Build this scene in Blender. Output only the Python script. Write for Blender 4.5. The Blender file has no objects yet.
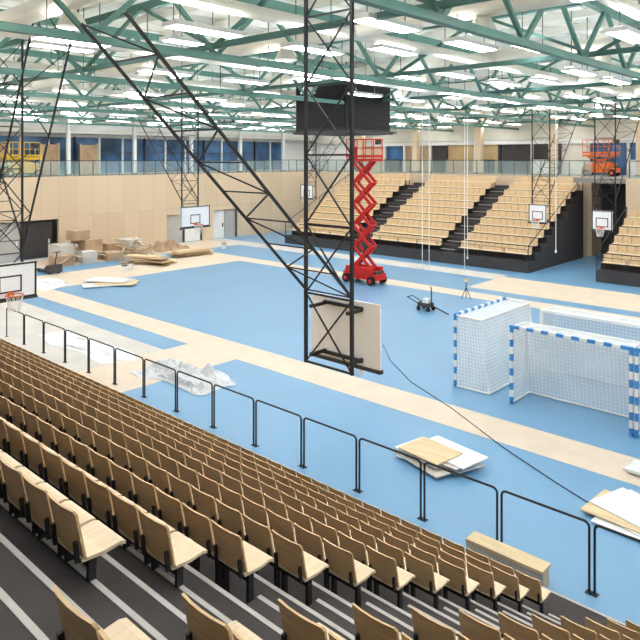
import bpy, math, random
from mathutils import Vector, Matrix, noise
random.seed(7)
scene=bpy.context.scene
scene.view_settings.view_transform='Standard'
scene.view_settings.look='None'
scene.view_settings.exposure=0.46

def s2l(c):
    return tuple(((v/255)/12.92 if v/255<=0.04045 else ((v/255+0.055)/1.055)**2.4) for v in c)
MATS={}
def mat(name,rgb,rough=0.6,var=0.06,scale=3.0,metal=0.0,emit=0,bump=0.0,stretch=None,spec=0.4):
    if name in MATS: return MATS[name]
    m=bpy.data.materials.new(name); m.use_nodes=True
    nt=m.node_tree; b=nt.nodes['Principled BSDF']
    c=s2l(rgb)
    b.inputs['Roughness'].default_value=rough; b.inputs['Metallic'].default_value=metal
    b.inputs['Specular IOR Level'].default_value=spec
    tc=nt.nodes.new('ShaderNodeTexCoord'); mp=nt.nodes.new('ShaderNodeMapping')
    if stretch: mp.inputs['Scale'].default_value=stretch
    nz=nt.nodes.new('ShaderNodeTexNoise'); nz.inputs['Scale'].default_value=scale; nz.inputs['Detail'].default_value=4
    cr=nt.nodes.new('ShaderNodeValToRGB')
    cr.color_ramp.elements[0].position=0.3; cr.color_ramp.elements[1].position=0.7
    cr.color_ramp.elements[0].color=tuple(max(0,v*(1-var*2)) for v in c)+(1,)
    cr.color_ramp.elements[1].color=tuple(min(1,v*(1+var)) for v in c)+(1,)
    nt.links.new(tc.outputs['Object'],mp.inputs['Vector']); nt.links.new(mp.outputs[0],nz.inputs['Vector'])
    nt.links.new(nz.outputs['Fac'],cr.inputs[0]); nt.links.new(cr.outputs[0],b.inputs['Base Color'])
    if bump:
        bp=nt.nodes.new('ShaderNodeBump'); bp.inputs['Strength'].default_value=bump
        nt.links.new(nz.outputs['Fac'],bp.inputs['Height']); nt.links.new(bp.outputs[0],b.inputs['Normal'])
    if emit:
        b.inputs['Emission Color'].default_value=c+(1,); b.inputs['Emission Strength'].default_value=emit
    MATS[name]=m; return m

BLUE=mat('blue_sport_floor',(110,158,196),0.36,0.03,0.4,spec=0.5)
BEIGE=mat('beige_floor_board',(222,204,184),0.5,0.04,1.5)
PALE=mat('pale_floor_cover',(208,202,196),0.6,0.05,1.0)
CONC=mat('grey_concrete',(150,146,140),0.8,0.06,1.0)
STEP=mat('dark_step',(68,62,62),0.75,0.12,2.0)
NOSE=mat('white_nosing',(196,190,186),0.7,0.04,6.0)
DARK=mat('black_steel',(38,38,42),0.5,0.1,5.0)
DGREY=mat('dark_grey_cladding',(70,67,68),0.7,0.08,2.0)
WBACK=mat('seat_back_plywood',(224,188,142),0.5,0.08,6.0,stretch=(0.6,0.6,8))
WPAD=mat('seat_pad_plywood',(234,212,180),0.45,0.05,5.0,stretch=(8,0.8,1))
WHITE=mat('white_paint',(240,240,238),0.6,0.02,2.0)
ROOF=mat('roof_deck',(234,234,226),0.8,0.04,0.7)
GREEN=mat('teal_green_steel',(100,144,134),0.5,0.08,1.0)
GREEND=mat('dark_teal_steel',(78,120,112),0.5,0.08,1.0)
RED=mat('red_paint',(212,34,28),0.45,0.05,3.0)
YEL=mat('yellow_paint',(232,190,40),0.45,0.05,3.0)
ORA=mat('orange_paint',(226,112,48),0.45,0.05,3.0)
CARD=mat('cardboard',(190,160,130),0.8,0.1,2.0)
PLY=mat('plywood_sheet',(224,200,160),0.6,0.08,2.0,stretch=(1,6,1))
PLAST=mat('white_plastic_film',(232,234,236),0.35,0.03,2.0)
SBLUE=mat('goal_blue_stripe',(60,140,210),0.4,0.04,3.0)
RUB=mat('rubber_tyre',(30,30,30),0.8,0.1,5.0)
ROPE=mat('white_rope',(240,240,238),0.7,0.02,5.0)
BOARD=mat('backboard_white',(250,251,253),0.35,0.0,2.0)
DOORG=mat('door_grey',(190,188,184),0.6,0.05,1.0)
DUCT=mat('duct_cream',(232,228,216),0.5,0.05,1.0)
LAMP=mat('fluorescent_tube',(252,253,252),0.5,0.0,1.0,emit=20)
ROOFFILL=mat('added_roof_fill',(252,253,252),0.5,0.0,1.0,emit=16)  # added glow for the fixture tops, brightens the roof deck
WARM=mat('warm_interior_wall',(206,176,132),0.7,0.15,0.6)
NIGHT=mat('dusk_window_glass',(70,112,158),0.12,0.35,0.5,spec=0.7)

def wood_wall():
    m=bpy.data.materials.new('wood_wall_panels'); m.use_nodes=True
    nt=m.node_tree; b=nt.nodes['Principled BSDF']; b.inputs['Roughness'].default_value=0.6
    tc=nt.nodes.new('ShaderNodeTexCoord'); sx=nt.nodes.new('ShaderNodeSeparateXYZ'); ad=nt.nodes.new('ShaderNodeMath')
    cb=nt.nodes.new('ShaderNodeCombineXYZ'); br=nt.nodes.new('ShaderNodeTexBrick')
    nt.links.new(tc.outputs['Object'],sx.inputs[0]); nt.links.new(sx.outputs[0],ad.inputs[0]); nt.links.new(sx.outputs[1],ad.inputs[1])
    nt.links.new(ad.outputs[0],cb.inputs[0]); nt.links.new(sx.outputs[2],cb.inputs[1]); nt.links.new(cb.outputs[0],br.inputs['Vector'])
    br.inputs['Scale'].default_value=1.0; br.offset=0.0
    br.inputs['Brick Width'].default_value=1.2; br.inputs['Row Height'].default_value=2.64
    br.inputs['Mortar Size'].default_value=0.01
    br.inputs['Color1'].default_value=s2l((224,202,174))+(1,); br.inputs['Color2'].default_value=s2l((218,194,164))+(1,)
    br.inputs['Mortar'].default_value=s2l((196,168,138))+(1,)
    nt.links.new(br.outputs['Color'],b.inputs['Base Color'])
    return m
WOOD=wood_wall()

def film(name,rgb,alpha):
    m=bpy.data.materials.new(name); m.use_nodes=True
    nt=m.node_tree; b=nt.nodes['Principled BSDF']; out=nt.nodes['Material Output']
    b.inputs['Base Color'].default_value=s2l(rgb)+(1,); b.inputs['Roughness'].default_value=0.35
    tr=nt.nodes.new('ShaderNodeBsdfTransparent'); mx=nt.nodes.new('ShaderNodeMixShader')
    nz=nt.nodes.new('ShaderNodeTexNoise'); nz.inputs['Scale'].default_value=3
    mr=nt.nodes.new('ShaderNodeMapRange'); mr.inputs['To Min'].default_value=alpha-0.12; mr.inputs['To Max'].default_value=alpha+0.12
    nt.links.new(nz.outputs['Fac'],mr.inputs['Value']); nt.links.new(mr.outputs[0],mx.inputs[0])
    nt.links.new(tr.outputs[0],mx.inputs[1]); nt.links.new(b.outputs[0],mx.inputs[2]); nt.links.new(mx.outputs[0],out.inputs[0])
    return m
NET=film('white_net_wrap',(248,249,250),0.5)
GLASS=film('balustrade_glass',(190,215,215),0.22)

class MB:
    def __init__(s,name): s.name=name; s.v=[]; s.f=[]; s.mi=[]; s.m=[]
    def idx(s,m):
        if m not in s.m: s.m.append(m)
        return s.m.index(m)
    def add(s,vs,fs,m):
        o=len(s.v); s.v+= [tuple(v) for v in vs]; i=s.idx(m)
        for f in fs: s.f.append(tuple(a+o for a in f)); s.mi.append(i)
    def box(s,c,d,m,rot=None):
        vs=[Vector((x*d[0]/2,y*d[1]/2,z*d[2]/2)) for x in(-1,1) for y in(-1,1) for z in(-1,1)]
        if rot is not None: vs=[rot@v for v in vs]
        c=Vector(c); vs=[v+c for v in vs]
        s.add(vs,[(0,1,3,2),(4,6,7,5),(0,4,5,1),(2,3,7,6),(0,2,6,4),(1,5,7,3)],m)
    def bb(s,x0,x1,y0,y1,z0,z1,m): s.box(((x0+x1)/2,(y0+y1)/2,(z0+z1)/2),(abs(x1-x0),abs(y1-y0),abs(z1-z0)),m)
    def beam(s,a,b,w,h,m):
        a=Vector(a);b=Vector(b);d=b-a;L=d.length
        if L<1e-5:return
        R=d.to_track_quat('Y','Z').to_matrix()
        s.box((a+b)/2,(w,L,h),m,R)
    def cyl(s,a,b,r,m,n=10,r2=None):
        a=Vector(a);b=Vector(b);d=b-a
        R=d.to_track_quat('Z','Y').to_matrix(); r2=r if r2 is None else r2
        vs=[];
        for i in range(n):
            t=2*math.pi*i/n; vs.append(a+R@Vector((r*math.cos(t),r*math.sin(t),0)))
        for i in range(n):
            t=2*math.pi*i/n; vs.append(b+R@Vector((r2*math.cos(t),r2*math.sin(t),0)))
        fs=[(i,(i+1)%n,n+(i+1)%n,n+i) for i in range(n)]+[tuple(range(n-1,-1,-1)),tuple(range(n,2*n))]
        s.add(vs,fs,m)
    def path(s,pts,r,m,n=8):
        for a,b in zip(pts,pts[1:]): s.cyl(a,b,r,m,n)
    def done(s,parent=None,smooth=False):
        me=bpy.data.meshes.new(s.name); me.from_pydata(s.v,[],s.f); me.update()
        for m in s.m: me.materials.append(m)
        me.polygons.foreach_set('material_index',s.mi)
        if smooth: me.polygons.foreach_set('use_smooth',[True]*len(me.polygons))
        o=bpy.data.objects.new(s.name,me); scene.collection.objects.link(o)
        if parent: o.parent=parent
        return o
def empty(name,loc=(0,0,0)):
    e=bpy.data.objects.new(name,None); scene.collection.objects.link(e); e.location=loc; return e

XL,XR,YN,YF=-47.0,9.0,-6.0,50.0
ZR=10.8; ZB=5.27
f=MB('floor')
f.bb(XL,XR,YN,YF,-0.2,0,BLUE)
def strip(x0,x1,y0,y1,m=BEIGE,z=0.004): f.bb(x0,x1,y0,y1,0,z,m)
strip(-42,XR,13.9,15.15)
strip(-38,XR,27.4,28.6)
strip(-42,-17,32.4,34.0,PALE)
strip(-17,XR,29.6,33.4,BEIGE)
strip(-19,-16.4,9.0,13.9)
strip(-42,-19,8.9,12.9,PALE)
strip(-36,-32,15.15,27.4,BEIGE,0.0035)
strip(-42,-38,15.15,32.4,BEIGE,0.0035)
f.done()

w=MB('wall_left')
W=-42.0
ops=[(14.0,20.4,2.5),(28.8,32.2,2.2),(33.2,35.8,2.3)]
y=YN
for a,b,zt in ops:
    w.bb(W-0.2,W,y,a,0,ZB,WOOD); w.bb(W-0.2,W,a,b,zt,ZB,WOOD); y=b
w.bb(W-0.2,W,y,YF,0,ZB,WOOD)
w.done()
w=MB('floor_gallery_left')
w.bb(XL,W-0.2,YN,YF,ZB-0.3,ZB-0.02,CONC); w.done()
w=MB('wall_gallery_left')
w.bb(XL-0.2,XL,YN,YF,0,ZR,WHITE); w.bb(W-3.0,W-2.8,YN,YF,0,ZB-0.32,DOORG); w.done()
d=MB('door_1')
for k in range(3):
    d.bb(W-0.55,W-0.45,14.05+k*2.1,15.95+k*2.1,0,2.4,DGREY if k!=1 else DOORG)
    d.bb(W-0.45,W-0.42,15.7+k*2.1,15.8+k*2.1,0.9,1.2,WHITE)
d.done()
d=MB('door_2')
d.bb(W-0.36,W-0.27,28.9,30.4,0,2.15,DOORG); d.bb(W-0.36,W-0.27,30.6,32.1,0,2.15,WHITE)
d.bb(W-0.36,W-0.21,30.42,30.58,0,2.2,DGREY); d.bb(W-0.27,W-0.24,30.2,30.28,0.9,1.2,DARK); d.done()
d=MB('door_3')
d.bb(W-0.36,W-0.27,33.3,34.5,0,2.25,WHITE); d.bb(W-0.36,W-0.27,34.55,35.7,0,2.25,DOORG); d.bb(W-0.27,W-0.24,34.3,34.4,0.9,1.2,DARK); d.done()

g=MB('window_1')
g.bb(XL,XL+0.05,12,46,ZB+0.05,8.1,NIGHT)
for i in range(18):
    yy=12+i*2.0; g.bb(XL+0.05,XL+0.18,yy-0.06,yy+0.06,ZB,8.1,WHITE if i%3 else DARK)
g.bb(XL+0.03,XL+0.15,12,46,8.05,8.25,WHITE); g.bb(XL+0.03,XL+0.12,12,46,6.9,6.96,DGREY)
g.done()
b=MB('balustrade_left')
bx=W-.3
for i in range(37):
    yy=8+i*1.0; b.bb(bx-.02,bx+.02,yy-0.02,yy+0.02,ZB-.02,ZB+1.05,DGREY)
b.bb(bx-.03,bx+.03,8,44.0,ZB+1.02,ZB+1.07,DGREY)
b.bb(bx-.008,bx+.008,8,44.0,ZB+0.08,ZB+1.0,GLASS)
b.done()
for i in range(8):
    b=MB('gallery_column')
    yy=12+i*5.4; b.bb(XL+1.4,XL+1.65,yy-0.12,yy+0.12,ZB-0.02,ZR,WHITE); b.bb(XL+1.35,XL+1.7,yy-0.17,yy+0.17,ZB-0.02,ZB+.05,DGREY); b.bb(XL+1.35,XL+1.7,yy-0.17,yy+0.17,ZR-.08,ZR,DGREY)
    b.done()
t=MB('trim_gallery_left'); t.bb(XL,XL+1.2,8,YF,8.3,9.2,WHITE); t.bb(XL+1.2,XL+1.25,8,YF,8.45,8.6,DUCT); t.done()
for yy in (17.5,21,24.0):
    p=MB('wood_partition'); p.bb(XL+0.8,XL+0.9,yy,yy+1.4,ZB,ZB+2.2,CARD); p.bb(XL+0.7,XL+1.0,yy,yy+.08,ZB-.02,ZB+2.3,PLY); p.bb(XL+0.7,XL+1.0,yy+1.32,yy+1.4,ZB-.02,ZB+2.3,PLY); p.done()

w=MB('wall_far')
w.bb(W,-16.2,44.2,44.4,0,ZB,WOOD)
w.done()
w=MB('wall_far_recess')
w.bb(-16.2,-13.0,46.0,46.2,0,ZB-.3,DGREY)
w.bb(-16.4,-16.2,44.4,46.2,0,ZB-.3,WOOD); w.bb(-13.0,-12.8,41.1,46.2,0,ZB-.3,WOOD); w.done()
w=MB('wall_far_right')
w.bb(-13.0,XR,40.9,41.1,0,ZB,WOOD); w.done()
w=MB('floor_gallery_far')
w.bb(W,-16.2,44.4,YF,ZB-0.3,ZB,CONC); w.bb(-16.2,XR,41.1 ,YF,ZB-0.3,ZB,CONC); w.done()
w=MB('wall_gallery_far')
w.bb(XL,XR,YF,YF+0.2,0,ZR,WHITE); w.done()
w=MB('trim_gallery_far')
w.bb(XL,XR,YF-0.35,YF-0.05,7.95,9.6,DUCT)
w.done()
g=MB('gallery_shopfront')
random.seed(3)
x=-41.5
while x<7:
    wd=random.choice([1.6,2.2,2.8]); m=random.choice([WARM,WOOD,DGREY,DUCT,NIGHT,NIGHT,DGREY,CARD])
    g.bb(x,x+wd-0.18,YF-0.28,YF-0.06,ZB,7.7,m); g.bb(x+wd-0.18,x+wd,YF-0.5,YF-0.06,ZB,7.6,DUCT if random.random()<.7 else DGREY)
    if random.random()<.5: g.bb(x+.2,x+wd-.5,YF-.9,YF-.5,ZB,ZB+1.1,random.choice([CARD,WHITE,PLY,DGREY]))
    x+=wd
g.bb(-41.5,8,YF-0.5,YF-0.3,7.6,7.9,WHITE)
g.done()
for xx in (-38,-32,-26,-20,-14,-8,-2,4):
    g=MB('gallery_column'); g.bb(xx-0.25,xx+0.25,46.8,47.3,ZB,ZR,WOOD); g.bb(xx-0.3,xx+0.3,46.75,47.35,ZB,ZB+.08,DGREY); g.done()
def farbal(x0,x1,yy):
    b=MB('balustrade_far'); x=x0
    while x<x1: b.bb(x-.02,x+.02,yy-.02,yy+.02,ZB,ZB+1.05,DGREY); x+=1
    b.bb(x0,x1,yy-.03,yy+.03,ZB+1.02,ZB+1.07,DGREY); b.bb(x0,x1,yy-.006,yy+.006,ZB+.05,ZB+1,GLASS); b.done()
farbal(-41.8,-16.3,44.5); farbal(-12.9,XR-.1,41.2)
w=MB('wall_near'); w.bb(XL,XR,YN-0.2,YN,0,ZR,WHITE); w.done()
w=MB('wall_right'); w.bb(XR,XR+0.2,YN,YF,0,ZR,WHITE); w.done()

c=MB('ceiling')
c.bb(XL,XR,YN,YF,ZR,ZR+0.2,ROOF)
x=XL+0.5
while x<XR:
    c.bb(x,x+0.35,YN,YF,ZR-0.06,ZR,ROOF); x+=1.0
c.done()

t=MB('roof_truss')
ZT0=8.75; ZT1=10.2
xs=[6-6*i for i in range(9)]
for X in xs:
    t.bb(X-.1,X+.1,YN,YF,ZT1,ZT1+.22,GREEN)
    t.bb(X-.08,X+.08,YN,YF,ZT0,ZT0+.15,GREEN)
    n=18; st=(YF-YN)/n
    for i in range(n):
        ya=YN+i*st
        t.beam((X,ya,ZT0+.1),(X,ya+st/2,ZT1+.1),.09,.09,GREEN)
        t.beam((X,ya+st/2,ZT1+.1),(X,ya+st,ZT0+.1),.09,.09,GREEN)
for Y in (2.5,9.5,16.5,23.5,30.5,37.5,44.5):
    t.bb(XL,XR,Y-.08,Y+.08,ZT1+.1,ZT1+.3,GREEND)
    t.bb(XL,XR,Y-.06,Y+.06,ZT0+.25,ZT0+.37,GREEND)
    for X in xs:
        t.beam((X,Y,ZT0+.3),(X-3,Y,ZT1+.2),.08,.08,GREEND); t.beam((X-3,Y,ZT1+.2),(X-6 if X-6>XL else XL,Y,ZT0+.3),.08,.08,GREEND)
for Y in range(-5,50,2): t.bb(XL,XR,Y-.05,Y+.05,ZR-.28,ZR-.06,ROOF)
t.done()
L=MB('ceiling_light')
for i in range(17):
    X=4.5-3*i
    for j in range(16):
        Y=0.6+3.15*j+(1.2 if i%2 else 0)
        if Y>49: continue
        z=9.0+(0.35 if (i+j)%3==0 else 0)
        L.bb(X-.24,X+.24,Y-.85,Y+.85,z,z+.09,WHITE)
        for s_ in (-1,1):
            L.add([(X+.11*s_-.08,Y-.8,z-.012),(X+.11*s_-.08,Y+.8,z-.012),(X+.11*s_+.08,Y+.8,z-.012),(X+.11*s_+.08,Y-.8,z-.012)],[(0,1,2,3)],LAMP)
        L.add([(X-.14,Y-.8,z+.1),(X+.14,Y-.8,z+.1),(X+.14,Y+.8,z+.1),(X-.14,Y+.8,z+.1)],[(0,1,2,3)],ROOFFILL)  # added upward-glowing strip, fill light for the ceiling
        L.cyl((X,Y-.6,z+.11),(X,Y-.6,ZR-.05),.012,DGREY,5); L.cyl((X,Y+.6,z+.11),(X,Y+.6,ZR-.05),.012,DGREY,5)
L.done()
LAMP.node_tree.nodes['Principled BSDF'].inputs['Emission Strength'].default_value=13.5
ROOFFILL.node_tree.nodes['Principled BSDF'].inputs['Emission Strength'].default_value=14
D=MB('ventilation_duct')
for Y,z in ((6.6,9.8),(12.8,9.75),(20,9.8),(27,9.75),(34,9.8),(41,9.75)): D.cyl((XL+.3,Y,z),(XR-.3,Y,z),.24,DUCT,20)
for X in (-4.5,-10.5,-16.5,-22.5,-28.5,-34.5): D.cyl((X,0,9.6),(X,48,9.6),.15,DUCT,14)
for X in (-1,-7,-13,-19,-25,-31,-37):
    for Y in (6.6,12.8,20,27,34): D.cyl((X,Y,9.5),(X,Y,9.2),.18,DUCT,14,.32)
D.done()

s=MB('scoreboard_cube')
s.bb(-20.8,-17.8,21.1,24.1,7.62,9.75,DARK)
for a in (-1,1):
    s.bb(-19.3+a*1.51-.03,-19.3+a*1.51+.03,21.2,24.0,7.8,9.6,RUB)
    s.bb(-20.7,-17.9,22.6+a*1.51-.03,22.6+a*1.51+.03,7.8,9.6,RUB)
for a in (-1,1):
    for bq in (-1,1): s.cyl((-19.3+a*1.2,22.6+bq*1.2,9.7),(-19.3+a*1.2,22.6+bq*1.2,ZR-.05),.03,DGREY,6)
s.bb(-20.9,-17.7,21.0,24.2,7.55,7.66,DGREY)
s.done()

def seat(mb,x,yb,zd,face,wb,wp,ww=.46,S=1.0,drop=0):
    def P(u,v,z): return (x+u*S,yb+face*v*S,zd+z*S-drop)
    h=ww/2
    cols=[-h,-h*.5,0,h*.5,h]; cv=[.02,.005,0,.005,.02]
    vs=[];
    for (v0,z) in ((0,.86),(.02,.83),(.10,.44)):
        for off in (.022,0):
            for c_,k in zip(cols,cv):
                cc=c_*(.94 if z>.85 else 1)
                vs.append(P(cc,v0+k+off,z))
    fs=[]
    for r in range(2):
        o=r*10
        for i in range(4):
            fs.append((o+i,o+i+1,o+i+11,o+i+10)); fs.append((o+5+i,o+15+i,o+16+i,o+6+i))
        fs.append((o,o+10,o+15,o+5)); fs.append((o+4,o+9,o+19,o+14))
    for i in range(4): fs.append((i,i+5,i+6,i+1)); fs.append((20+i,21+i,26+i,25+i))
    mb.add(vs,fs,wb)
    vs=[];prof=[(.10,.43),(.30,.415),(.44,.43),(.49,.415)]
    for v,z in prof:
        for u in (-h,h): vs.append(P(u,v,z))
        for u in (-h,h): vs.append(P(u,v,z+.028))
    fs=[]
    for i in range(3):
        o=i*4; fs+=[(o,o+4,o+5,o+1),(o+2,o+3,o+7,o+6),(o,o+2,o+6,o+4),(o+1,o+5,o+7,o+3)]
    fs+=[(0,1,3,2),(12,14,15,13)]
    mb.add(vs,fs,wp)
    for u in (-h+.04,h-.04):
        mb.beam(P(u,.20,drop/S),P(u,.20,.42),.03,.05,DARK)
        mb.beam(P(u,.08,.42),P(u,.06,.6),.02,.025,DARK)

PK=.65; RK=.348; SC=.76; PX=.38
def near_y(k): return 8.4-PK*k
def near_d(k): return .24+RK*k
G=empty('near_grandstand')
S=MB('seats_block_a')
XA=-3.75
for k in range(0,11):
    y=near_y(k)
    x=XA-.19
    while x>-30:
        if not(-24.4<x<-23.2): seat(S,x,y,near_d(k),1,WBACK,WPAD,S=SC)
        x-=PX
    S.bb(-30,XA-.05,y+.14,y+.19,near_d(k)+.24,near_d(k)+.29,DARK)
S.done(G)
S=MB('seats_block_b')
for k in range(0,12):
    y=near_y(k); x=-2.7+.19
    while x<6.5: seat(S,x,y,near_d(k),1,WBACK,WPAD,S=SC); x+=PX
    S.bb(-2.65,6.5,y+.14,y+.19,near_d(k)+.24,near_d(k)+.29,DARK)
S.done(G)
T=MB('stepped_deck')
for k in range(0,16):
    y0=near_y(k)-.15; y1=y0+PK+(.4 if k==0 else 0); z=near_d(k)
    T.bb(-30,8.5,y0,y1,max(0.0,z-.4),z,STEP)
    T.bb(-30,8.5,y1-.035,y1+.003,z-.03,z+.004,NOSE)
    if k<15:
        xa=XA+.05 if k<9 else -12
        T.bb(xa,-2.75,y0,y0+.32,z,z+RK/2,STEP)
        T.bb(xa,-2.75,y0+.285,y0+.323,z+RK/2-.02,z+RK/2+.004,NOSE)
T.bb(-30,8.5,-5.9,near_y(15)-.15,near_d(15)-.4,near_d(15),STEP)
T.bb(-30,-29.9,-5.9,9.2,0,.2,STEP)
T.done(G)
h=MB('wooden_step')
h.bb(-5.5,-4.2,9.5,9.8,.27,.32,PLY); h.bb(-5.5,-4.2,9.52,9.55,0,.27,PALE)
for xx in (-5.45,-4.85,-4.25): h.bb(xx-.03,xx+.03,9.55,9.78,0,.27,PLY)
h.done()

def far_y(k): return 36.1+.8*k
def far_d(k): return .6+.42*k
WFB=mat('far_seat_back',(220,190,150),0.5,0.06,5.0)
def farblock(x0,x1,n,aisles):
    G=empty('far_grandstand'); S=MB('seats'); T=MB('stepped_deck')
    for k in range(n):
        y0=far_y(k)-.72; z=far_d(k)
        T.bb(x0,x1,y0,y0+.82,0 if k==0 else z-.5,z,STEP)
        T.bb(x0,x1,y0-.003,y0+.03,z-.03,z+.003,DGREY)
        for a in aisles:
            T.bb(a-.5,a+.5,y0+.42,y0+.8,z,z+.21,STEP); T.bb(a-.5,a+.5,y0+.41,y0+.45,z+.19,z+.213,NOSE)
        x=x0+.35
        while x<x1-.2:
            if all(abs(x-a)>.75 for a in aisles): seat(S,x,far_y(k),z,-1,WFB,WPAD,S=.93,ww=.47)
            x+=.46
    yb=far_y(n-1)+.1
    for xx in (x0,x1):
        xa,xb=(xx-.06,xx) if xx==x0 else (xx,xx+.06)
        for k in range(n):
            y0=far_y(k)-.72; T.bb(xa,xb,y0,y0+.8,0,far_d(k),DGREY)
        za=far_d(0)+.95
        T.path([((xa+xb)/2,far_y(0)-.7,far_d(0)),((xa+xb)/2,far_y(0)-.7,za),((xa+xb)/2,yb,far_d(n-1)+.95),((xa+xb)/2,yb,far_d(n-1))],.025,DARK)
        for k in range(0,n,2): T.cyl(((xa+xb)/2,far_y(k),far_d(k)),((xa+xb)/2,far_y(k),far_d(k)+1.0),.018,DARK,6)
    T.bb(x0,x1,far_y(0)-.75,far_y(0)-.72,0,.62,DGREY)
    x=x0
    while x<x1-1:
        T.path([(x+.05,far_y(0)-.68,.6),(x+.05,far_y(0)-.68,1.3),(x+1.45,far_y(0)-.68,1.3),(x+1.45,far_y(0)-.68,.6)],.016,DARK,6); x+=1.5
    S.done(G); T.done(G)
farblock(-36,-16.5,10,[-29,-22])
farblock(-12.7,6.5,6,[-5])

R=MB('safety_railing')
yr=10.0
x=3.8
while x>-24:
    a,b_=x,x-1.42; r=.02; zt=1.05
    def arc(cx,cz,a0,a1): return [(cx+.08*math.cos(a0+(a1-a0)*i/4),yr,cz+.08*math.sin(a0+(a1-a0)*i/4)) for i in range(5)]
    pts=[(a,yr,0)]+arc(a-.08,zt-.08,0,math.pi/2)+arc(b_+.08,zt-.08,math.pi/2,math.pi)+[(b_,yr,0)]
    R.path(pts,r,DARK,8)
    for xx in (a,b_): R.bb(xx-.05,xx+.05,yr-.05,yr+.05,0,.012,DARK)
    x-=1.5
R.done(smooth=False)

def hoop(cx,cy,zb,ang,bw=1.5,bh=1.05,back=4.8,ztop=10.2,zatt=8.9,fwd=0,rear=True,lo=1.5):
    M=Matrix.Translation((cx,cy,0))@Matrix.Rotation(ang,4,'Z')
    h=MB('basketball_backboard')
    def q(x,y,z): return M@Vector((x,y,z))
    hw=.5
    for sx in (-hw,hw): h.beam(q(sx,0,zb-.02),q(sx,0,ztop),.05,.05,DARK)
    z=zb+.0; i=0; st=1.15
    while z<ztop-st*.5:
        z2=min(z+st,ztop)
        h.beam(q(-hw,0,z),q(hw,0,z),.03,.03,DARK)
        h.beam(q(-hw,0,z),q(hw,0,z2),.022,.022,DARK)
        h.beam(q(hw,0,z),q(-hw,0,z2),.022,.022,DARK)
        z=z2
    if back:
        n=9; za=zb+lo
        for sx in (-hw,hw): h.beam(q(sx,0,za),q(sx,-back,zatt),.035,.035,DARK)
        for i in range(n):
            t0=i/n;t1=(i+1)/n
            P0=lambda s_,t: q(s_*hw,-back*t,za+(zatt-za)*t)
            h.beam(P0(-1,t0),P0(1,t0),.02,.02,DARK)
            h.beam(P0(-1 if i%2 else 1,t0),P0(1 if i%2 else -1,t1),.02,.02,DARK)
    if fwd:
        za=zb+1.2
        for sx in (-hw,hw): h.beam(q(sx,0,za),q(sx,fwd,ztop),.04,.04,DARK)
        for i in range(6):
            t0=i/6;t1=(i+1)/6
            P0=lambda s_,t: q(s_*hw,fwd*t,za+(ztop-za)*t)
            h.beam(P0(-1 if i%2 else 1,t0),P0(1 if i%2 else -1,t1),.022,.022,DARK)
    for sx in (-.4,.4):
        for zz in (zb+.12,zb+bh-.12): h.beam(q(sx,0,zz),q(sx,.38,zz),.05,.05,DARK)
    h.beam(q(-.42,.36,zb+.1),q(.42,.36,zb+.1),.05,.05,DARK); h.beam(q(-.42,.36,zb+bh-.1),q(.42,.36,zb+bh-.1),.05,.05,DARK)
    Rm=M.to_3x3()
    h.box(q(0,.42,zb+bh/2),(bw,.04,bh),BOARD,Rm)
    for sx in (-1,1): h.box(q(sx*(bw/2-.03),.443,zb+bh/2),(.05,.006,bh),DARK,Rm)
    for zz in (zb+.03,zb+bh-.03): h.box(q(0,.443,zz),(bw,.006,.05),DARK,Rm)
    for sx in (-1,1): h.box(q(sx*.28,.443,zb+.4),(.04,.006,.42),DARK,Rm)
    for zz in (zb+.2,zb+.61): h.box(q(0,.443,zz),(.6,.006,.04),DARK,Rm)
    h.box(q(0,.42,zb-.02),(bw+.04,.08,.06),DGREY,Rm)
    pts=[q(.225*math.cos(t*math.pi/8),.70+.225*math.sin(t*math.pi/8),zb+.15) for t in range(17)]
    h.path(pts,.015,ORA,6); h.box(q(0,.46,zb+.15),(.16,.06,.1),ORA,Rm)
    for t in range(12):
        a=t*math.pi/6; a2=a+math.pi/6
        h.beam(q(.22*math.cos(a),.70+.22*math.sin(a),zb+.15),q(.13*math.cos(a2),.70+.13*math.sin(a2),zb-.28),.008,.008,ROPE)
        h.beam(q(.22*math.cos(a2),.70+.22*math.sin(a2),zb+.15),q(.13*math.cos(a),.70+.13*math.sin(a),zb-.28),.008,.008,ROPE)
    h.done()
hoop(-7.15,8.0,3.1,0,lo=1.2,back=4.0,zatt=8.15)
hoop(-18.3,7.35,2.75,-math.pi/2,bw=1.4,bh=.95,back=3.6,fwd=3.2)
hoop(-27.3,20.1,3.05,-math.pi/2,bw=1.8,back=4.2,lo=1.3)
hoop(-15.4,34.6,3.0,math.pi,bw=1.0,bh=1.0,back=4.0)
hoop(-11.8,34.0,2.9,math.pi,bw=1.0,bh=1.0,back=4.0)
hoop(-32.5,34.5,3.6,math.pi,bw=1.2,bh=1.0,back=4.0)

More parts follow.
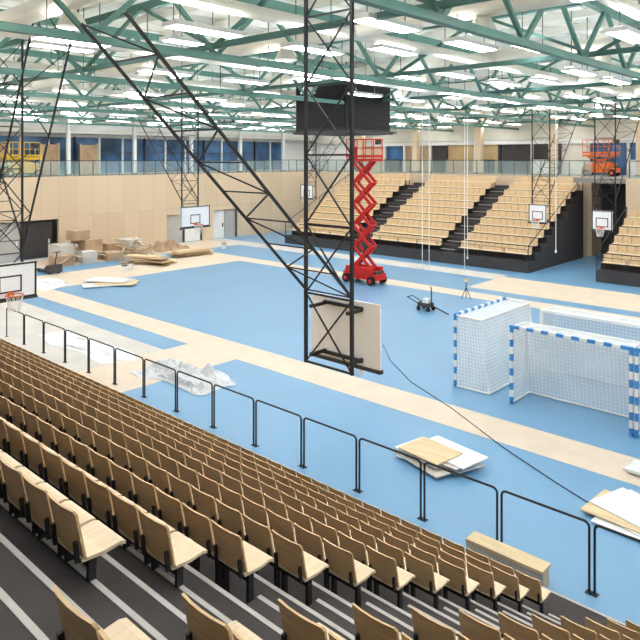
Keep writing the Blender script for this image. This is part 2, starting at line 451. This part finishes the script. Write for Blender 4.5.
def lift(x,y,z0,L,Wd,nl,lev,m,ang=0,name='scissor_lift',ar=.36,bw=.12):
    M=Matrix.Translation((x,y,z0))@Matrix.Rotation(ang,4,'Z'); R3=M.to_3x3()
    h=MB(name)
    q=lambda a,b,c: M@Vector((a,b,c))
    for sx in (-1,1):
        for sy in (-1,1):
            h.cyl(q(sx*(L/2-.28),sy*(Wd/2),.23),q(sx*(L/2-.28),sy*(Wd/2-.16),.23),.23,RUB,18)
            h.cyl(q(sx*(L/2-.28),sy*(Wd/2+.01),.23),q(sx*(L/2-.28),sy*(Wd/2-.02),.23),.11,m,12)
    h.box(q(0,0,.40),(L,Wd*.72,.32),m,R3); h.box(q(0,Wd*.3,.72),(L*.8,Wd*.2,.3),m,R3); h.box(q(0,-Wd*.3,.72),(L*.8,Wd*.2,.3),m,R3)
    h.box(q(0,0,.62),(L*.94,Wd*.6,.12),DGREY,R3)
    z=.82; a=L*ar
    for i in range(nl):
        for sy in (-1,1):
            yo=sy*Wd*.14
            h.beam(q(-a,yo,z),q(a,yo,z+lev),.06,bw,m)
            h.beam(q(a,yo+sy*.07,z),q(-a,yo+sy*.07,z+lev),.06,bw,m)
        for sx in (-1,1): h.cyl(q(sx*a,-Wd*.22,z),q(sx*a,Wd*.22,z),.035,m,8)
        h.cyl(q(0,-Wd*.22,z+lev/2),q(0,Wd*.22,z+lev/2),.04,DGREY,8)
        z+=lev
    h.cyl(q(-a*.5,0,1.0),q(a*.6,0,1.0+lev*1.4),.05,DGREY,10)
    pl=min(L,a*2+.5)
    h.box(q(0,0,z+.08),(pl,Wd*.8,.14),m,R3)
    zp=z+.15
    xs_=[-pl/2,-pl/6,pl/6,pl/2]
    for xx in xs_:
        for sy in (-1,1): h.beam(q(xx,sy*Wd*.38,zp),q(xx,sy*Wd*.38,zp+1.0),.035,.035,m)
    for zz in (zp+.12,zp+.55,zp+1.0):
        for sy in (-1,1): h.beam(q(-pl/2,sy*Wd*.38,zz),q(pl/2,sy*Wd*.38,zz),.035,.035 if zz>zp+.2 else .12,m)
        for sx in (-1,1): h.beam(q(sx*pl/2,-Wd*.38,zz),q(sx*pl/2,Wd*.38,zz),.035,.035,m)
    h.box(q(pl/2-.15,Wd*.25,zp+.85),(.25,.22,.25),DGREY,R3)
    h.done()
lift(-21.6,27.0,0,2.2,1.15,5,1.1,RED,ar=.27,bw=.16)
lift(-44.2,18.9,ZB,2.4,1.15,1,.3,YEL,math.pi/2)
lift(-16.2,45.9,ZB,2.3,1.1,1,.5,ORA)

def goal(x,y,ang,stripe=True):
    M=Matrix.Translation((x,y,0))@Matrix.Rotation(ang,4,'Z'); R3=M.to_3x3()
    h=MB('handball_goal'); q=lambda a,b,c: M@Vector((a,b,c))
    def striped(p0,p1,n):
        p0=Vector(p0);p1=Vector(p1)
        for i in range(n):
            a=p0.lerp(p1,i/n);b=p0.lerp(p1,(i+1)/n)
            h.beam(q(*a),q(*b),.08,.08,(SBLUE if i%2==0 else WHITE) if stripe else WHITE)
    striped((0.04,0,0),(0.04,0,2.08),11); striped((3.04,0,0),(3.04,0,2.08),11); striped((.08,0,2.04),(3.0,0,2.04),15)
    dt,db=.8,1.05
    for xx in (0.04,3.04):
        h.path([q(xx,0,2.04),q(xx,dt,2.0),q(xx,db,.04),q(xx,0,.03)],.028,WHITE,8)
    h.cyl(q(.04,dt,2.0),q(3.04,dt,2.0),.028,WHITE,8); h.cyl(q(.04,db,.04),q(3.04,db,.04),.028,WHITE,8)
    def quad(a,b,c_,d_,nu,nv):
        h.add([q(*a),q(*b),q(*c_),q(*d_)],[(0,1,2,3)],NET)
        a,b,c_,d_=map(Vector,(a,b,c_,d_))
        for i in range(nu+1):
            t_=i/nu; h.beam(q(*a.lerp(b,t_)),q(*d_.lerp(c_,t_)),.006,.006,ROPE)
        for i in range(nv+1):
            t_=i/nv; h.beam(q(*a.lerp(d_,t_)),q(*b.lerp(c_,t_)),.006,.006,ROPE)
    quad((.04,db,.05),(3.04,db,.05),(3.04,dt,2.0),(.04,dt,2.0),30,20)
    quad((.04,0,2.0),(3.04,0,2.0),(3.04,dt,1.98),(.04,dt,1.98),30,8)
    quad((.04,0,.05),(.04,db,.05),(.04,dt,2.0),(.04,0,2.0),10,20)
    quad((3.04,0,.05),(3.04,db,.05),(3.04,dt,2.0),(3.04,0,2.0),10,20)
    h.done()
goal(-8.1,16.3,0)
goal(-9.85,19.5,-math.pi/2)
goal(-4.98,16.3,0)
goal(-8.3,18.6,0,False)
goal(-5.1,18.2,0,False)

def sheetpile(name,x,y,n,sx,sy,mats,spread=.35,z0=0.005,th=.02,ang0=0):
    h=MB(name); z=z0
    for i in range(n):
        R3=Matrix.Rotation(ang0+random.uniform(-.35,.35),3,'Z')
        h.box((x+random.uniform(-spread,spread),y+random.uniform(-spread,spread),z+th/2),(sx*random.uniform(.75,1.05),sy*random.uniform(.8,1.05),th),mats[i%len(mats)],R3); z+=th+.002
    h.done()
random.seed(11)
sheetpile('plywood_stack',-7.7,12.1,9,1.4,.85,[PLY,PLAST,PALE,PLAST],.2,.008,.025)
sheetpile('plywood_stack',-3.6,12.5,4,1.7,1.2,[PLAST,PLAST,PLY,PLAST],.2,.03,.02)
sheetpile('foam_board_stack',-3.9,14.6,2,1.3,.7,[PLAST],.05,.008,.05)
sheetpile('plywood_stack',-31.0,17.8,5,2.6,1.2,[PALE,PLAST,PLY],.5,.008,.03,.8)
sheetpile('plywood_stack',-35.2,23.0,9,2.8,.9,[PLY,CARD,PLY],.4,.008,.05,.5)
sheetpile('plywood_stack',-36.2,26.6,7,2.6,.8,[PLY,CARD],.4,.008,.05,1.3)

def crumple(name,x,y,sx,sy,h_,m,n=30,z0=.01,seed=1):
    h=MB(name); vs=[];fs=[]
    for i in range(n+1):
        for j in range(n+1):
            u=i/n-.5;v=j/n-.5
            e=max(0,1-(2*max(abs(u),abs(v)))**3)
            nn=abs(noise.noise(Vector((u*6+seed,v*6,seed))))+.4*abs(noise.noise(Vector((u*13,v*13+seed,seed))))
            dx=noise.noise(Vector((u*3+9,v*3,seed)))*.35
            dy=noise.noise(Vector((u*3+2,v*3+5,seed)))*.35
            vs.append((x+(u+dx*.5)*sx,y+(v+dy*.6)*sy,z0+h_*nn*(e+.05)))
    for i in range(n):
        for j in range(n):
            a=i*(n+1)+j; fs.append((a,a+1,a+n+2,a+n+1))
    h.add(vs,fs,m); h.done()
crumple('plastic_sheet',-16.2,11.7,3.2,1.5,.5,mat('grey_white_film',(212,214,218),0.35,0.06,2.0),n=36,seed=2)
crumple('plastic_sheet',-21.5,11.3,5,1.2,.15,PLAST,seed=5)
crumple('plastic_sheet',-33.5,15.6,3,1.8,.2,PLAST,seed=7)

h=MB('cardboard_box_pile')
random.seed(5)
for (x,y,z,a,b,cc) in [(-39.8,19.6,0,1.4,1.2,1.1),(-39.8,21.2,0,1.5,1.3,1.3),(-39.8,22.8,0,1.2,1.2,.9),(-39.8,20.6,1.3,1.1,1.0,.6),(-38.4,20.5,0,1.0,.9,.7),(-40.0,24.4,0,1.4,1.2,1.0),(-38.6,18.9,0,.9,1.1,.6),(-38.3,22.2,0,1.2,1,.5),(-38.2,24.0,0,.8,.9,.5)]:
    R3=Matrix.Rotation(random.uniform(-.25,.25),3,'Z')
    h.box((x,y,z+cc/2+.005),(a,b,cc),random.choice([CARD,CARD,PALE,PALE]),R3); h.box((x,y,z+cc+.008),(a*1.005,.08,.006),PALE,R3)
for i in range(26):
    x=random.uniform(-39.2,-37.6); y=random.uniform(18.5,25); a=random.uniform(0,3.1); l=random.uniform(.5,1.1)
    h.beam((x-l*math.cos(a),y-l*math.sin(a),random.uniform(.3,1.2)),(x+l*math.cos(a),y+l*math.sin(a),random.uniform(.05,.6)),.12,.03,random.choice([PLY,CARD,PALE]))
h.done()
crumple('rubble_heap',-39.6,27.2,1.8,2.4,1.2,CARD,seed=3)

h=MB('pallet_truck')
h.bb(-37.6,-36.2,16.9,17.1,.08,.18,DARK); h.bb(-37.6,-36.2,17.4,17.6,.08,.18,DARK); h.bb(-36.2,-35.9,16.85,17.65,.08,.5,DGREY)
h.path([(-36.0,17.25,.5),(-35.7,17.25,1.25)],.03,DARK); h.path([(-35.7,17.05,1.25),(-35.7,17.45,1.25)],.025,DARK)
for yy in (17.0,17.5): h.cyl((-37.4,yy-.05,.08),(-37.4,yy+.05,.08),.075,RUB,12); h.cyl((-36.05,yy-.05,.09),(-36.05,yy+.05,.09),.085,RUB,12)
h.done()
for (x,y) in ((-33.6,20.2),(-34.2,20.9),(-37.0,30.2)):
    h=MB('paint_bucket'); h.cyl((x,y,0.006),(x,y,.36),.15,WHITE,16,.18); h.cyl((x,y,.36),(x,y,.38),.19,DGREY,16)
    h.path([(x-.18,y,.33),(x-.12,y,.48),(x+.12,y,.48),(x+.18,y,.33)],.008,DARK,5); h.done()

h=MB('floor_marking_trolley')
cx,cy=-15.7,23.8
h.box((cx,cy,.26),(.6,.34,.16),DGREY); h.box((cx+.05,cy,.42),(.26,.26,.18),WHITE)
for a in (-.24,.24):
    for b_ in (-.2,.2): h.cyl((cx+a,cy+b_,.1),(cx+a,cy+b_+.04,.1),.1,RUB,14)
h.path([(cx-.3,cy-.15,.3),(cx-.8,cy-.2,.5),(cx-.8,cy+.2,.5),(cx-.3,cy+.15,.3)],.02,DARK)
h.path([(cx+.3,cy,.3),(cx+.1,cy+.3,.8),(cx+.0,cy+.4,.95)],.025,DARK)
h.path([(cx+.3,cy,.25),(cx+.9,cy-.1,.12),(cx+1.2,cy-.1,.03)],.03,DARK)
h.done()
h=MB('work_light_tripod')
cx,cy=-15.6,27.0
h.cyl((cx,cy,.35),(cx,cy,.8),.02,DARK)
for a in range(3): h.cyl((cx,cy,.55),(cx+.25*math.cos(a*2.1),cy+.25*math.sin(a*2.1),.01),.014,DARK,6)
h.box((cx,cy,.85),(.22,.1,.16),YEL); h.box((cx,cy-.06,.85),(.18,.02,.12),WHITE)
h.done()

for (x,y,zl) in [(-18,31.0,.6),(-18,31.3,1.2),(-18,27.0,1.2),(-18,27.6,1.2),(-12,28.5,2.4)]:
    h=MB('climbing_rope')
    h.cyl((x,y,zl),(x,y,ZT0),.018,ROPE,6); h.cyl((x,y,zl-.08),(x,y,zl+.02),.045,ROPE,8)
    h.done()
h=MB('power_cable')
ctrl=[(-13.9,18.4),(-12.6,17.1),(-11.0,15.9),(-9,14.9),(-7.0,13.7),(-5.4,12.9),(-4.5,12.5)]
h.path([(a,b_,.014) for a,b_ in ctrl],.01,DARK,6); h.done()

wd=bpy.data.worlds.new('World'); scene.world=wd; wd.use_nodes=True
wd.node_tree.nodes['Background'].inputs[0].default_value=(.1,.16,.3,1); wd.node_tree.nodes['Background'].inputs[1].default_value=.6
cam=bpy.data.cameras.new('camera'); co=bpy.data.objects.new('camera',cam); scene.collection.objects.link(co)
cam.sensor_width=36; cam.lens=36*660/640; cam.shift_y=-162/640
co.location=(0,0,6.5)
fw=Vector((-.6756,.7373,0)); co.rotation_euler=fw.to_track_quat('-Z','Y').to_euler()
cam.clip_end=300; cam.clip_start=.05
scene.camera=co
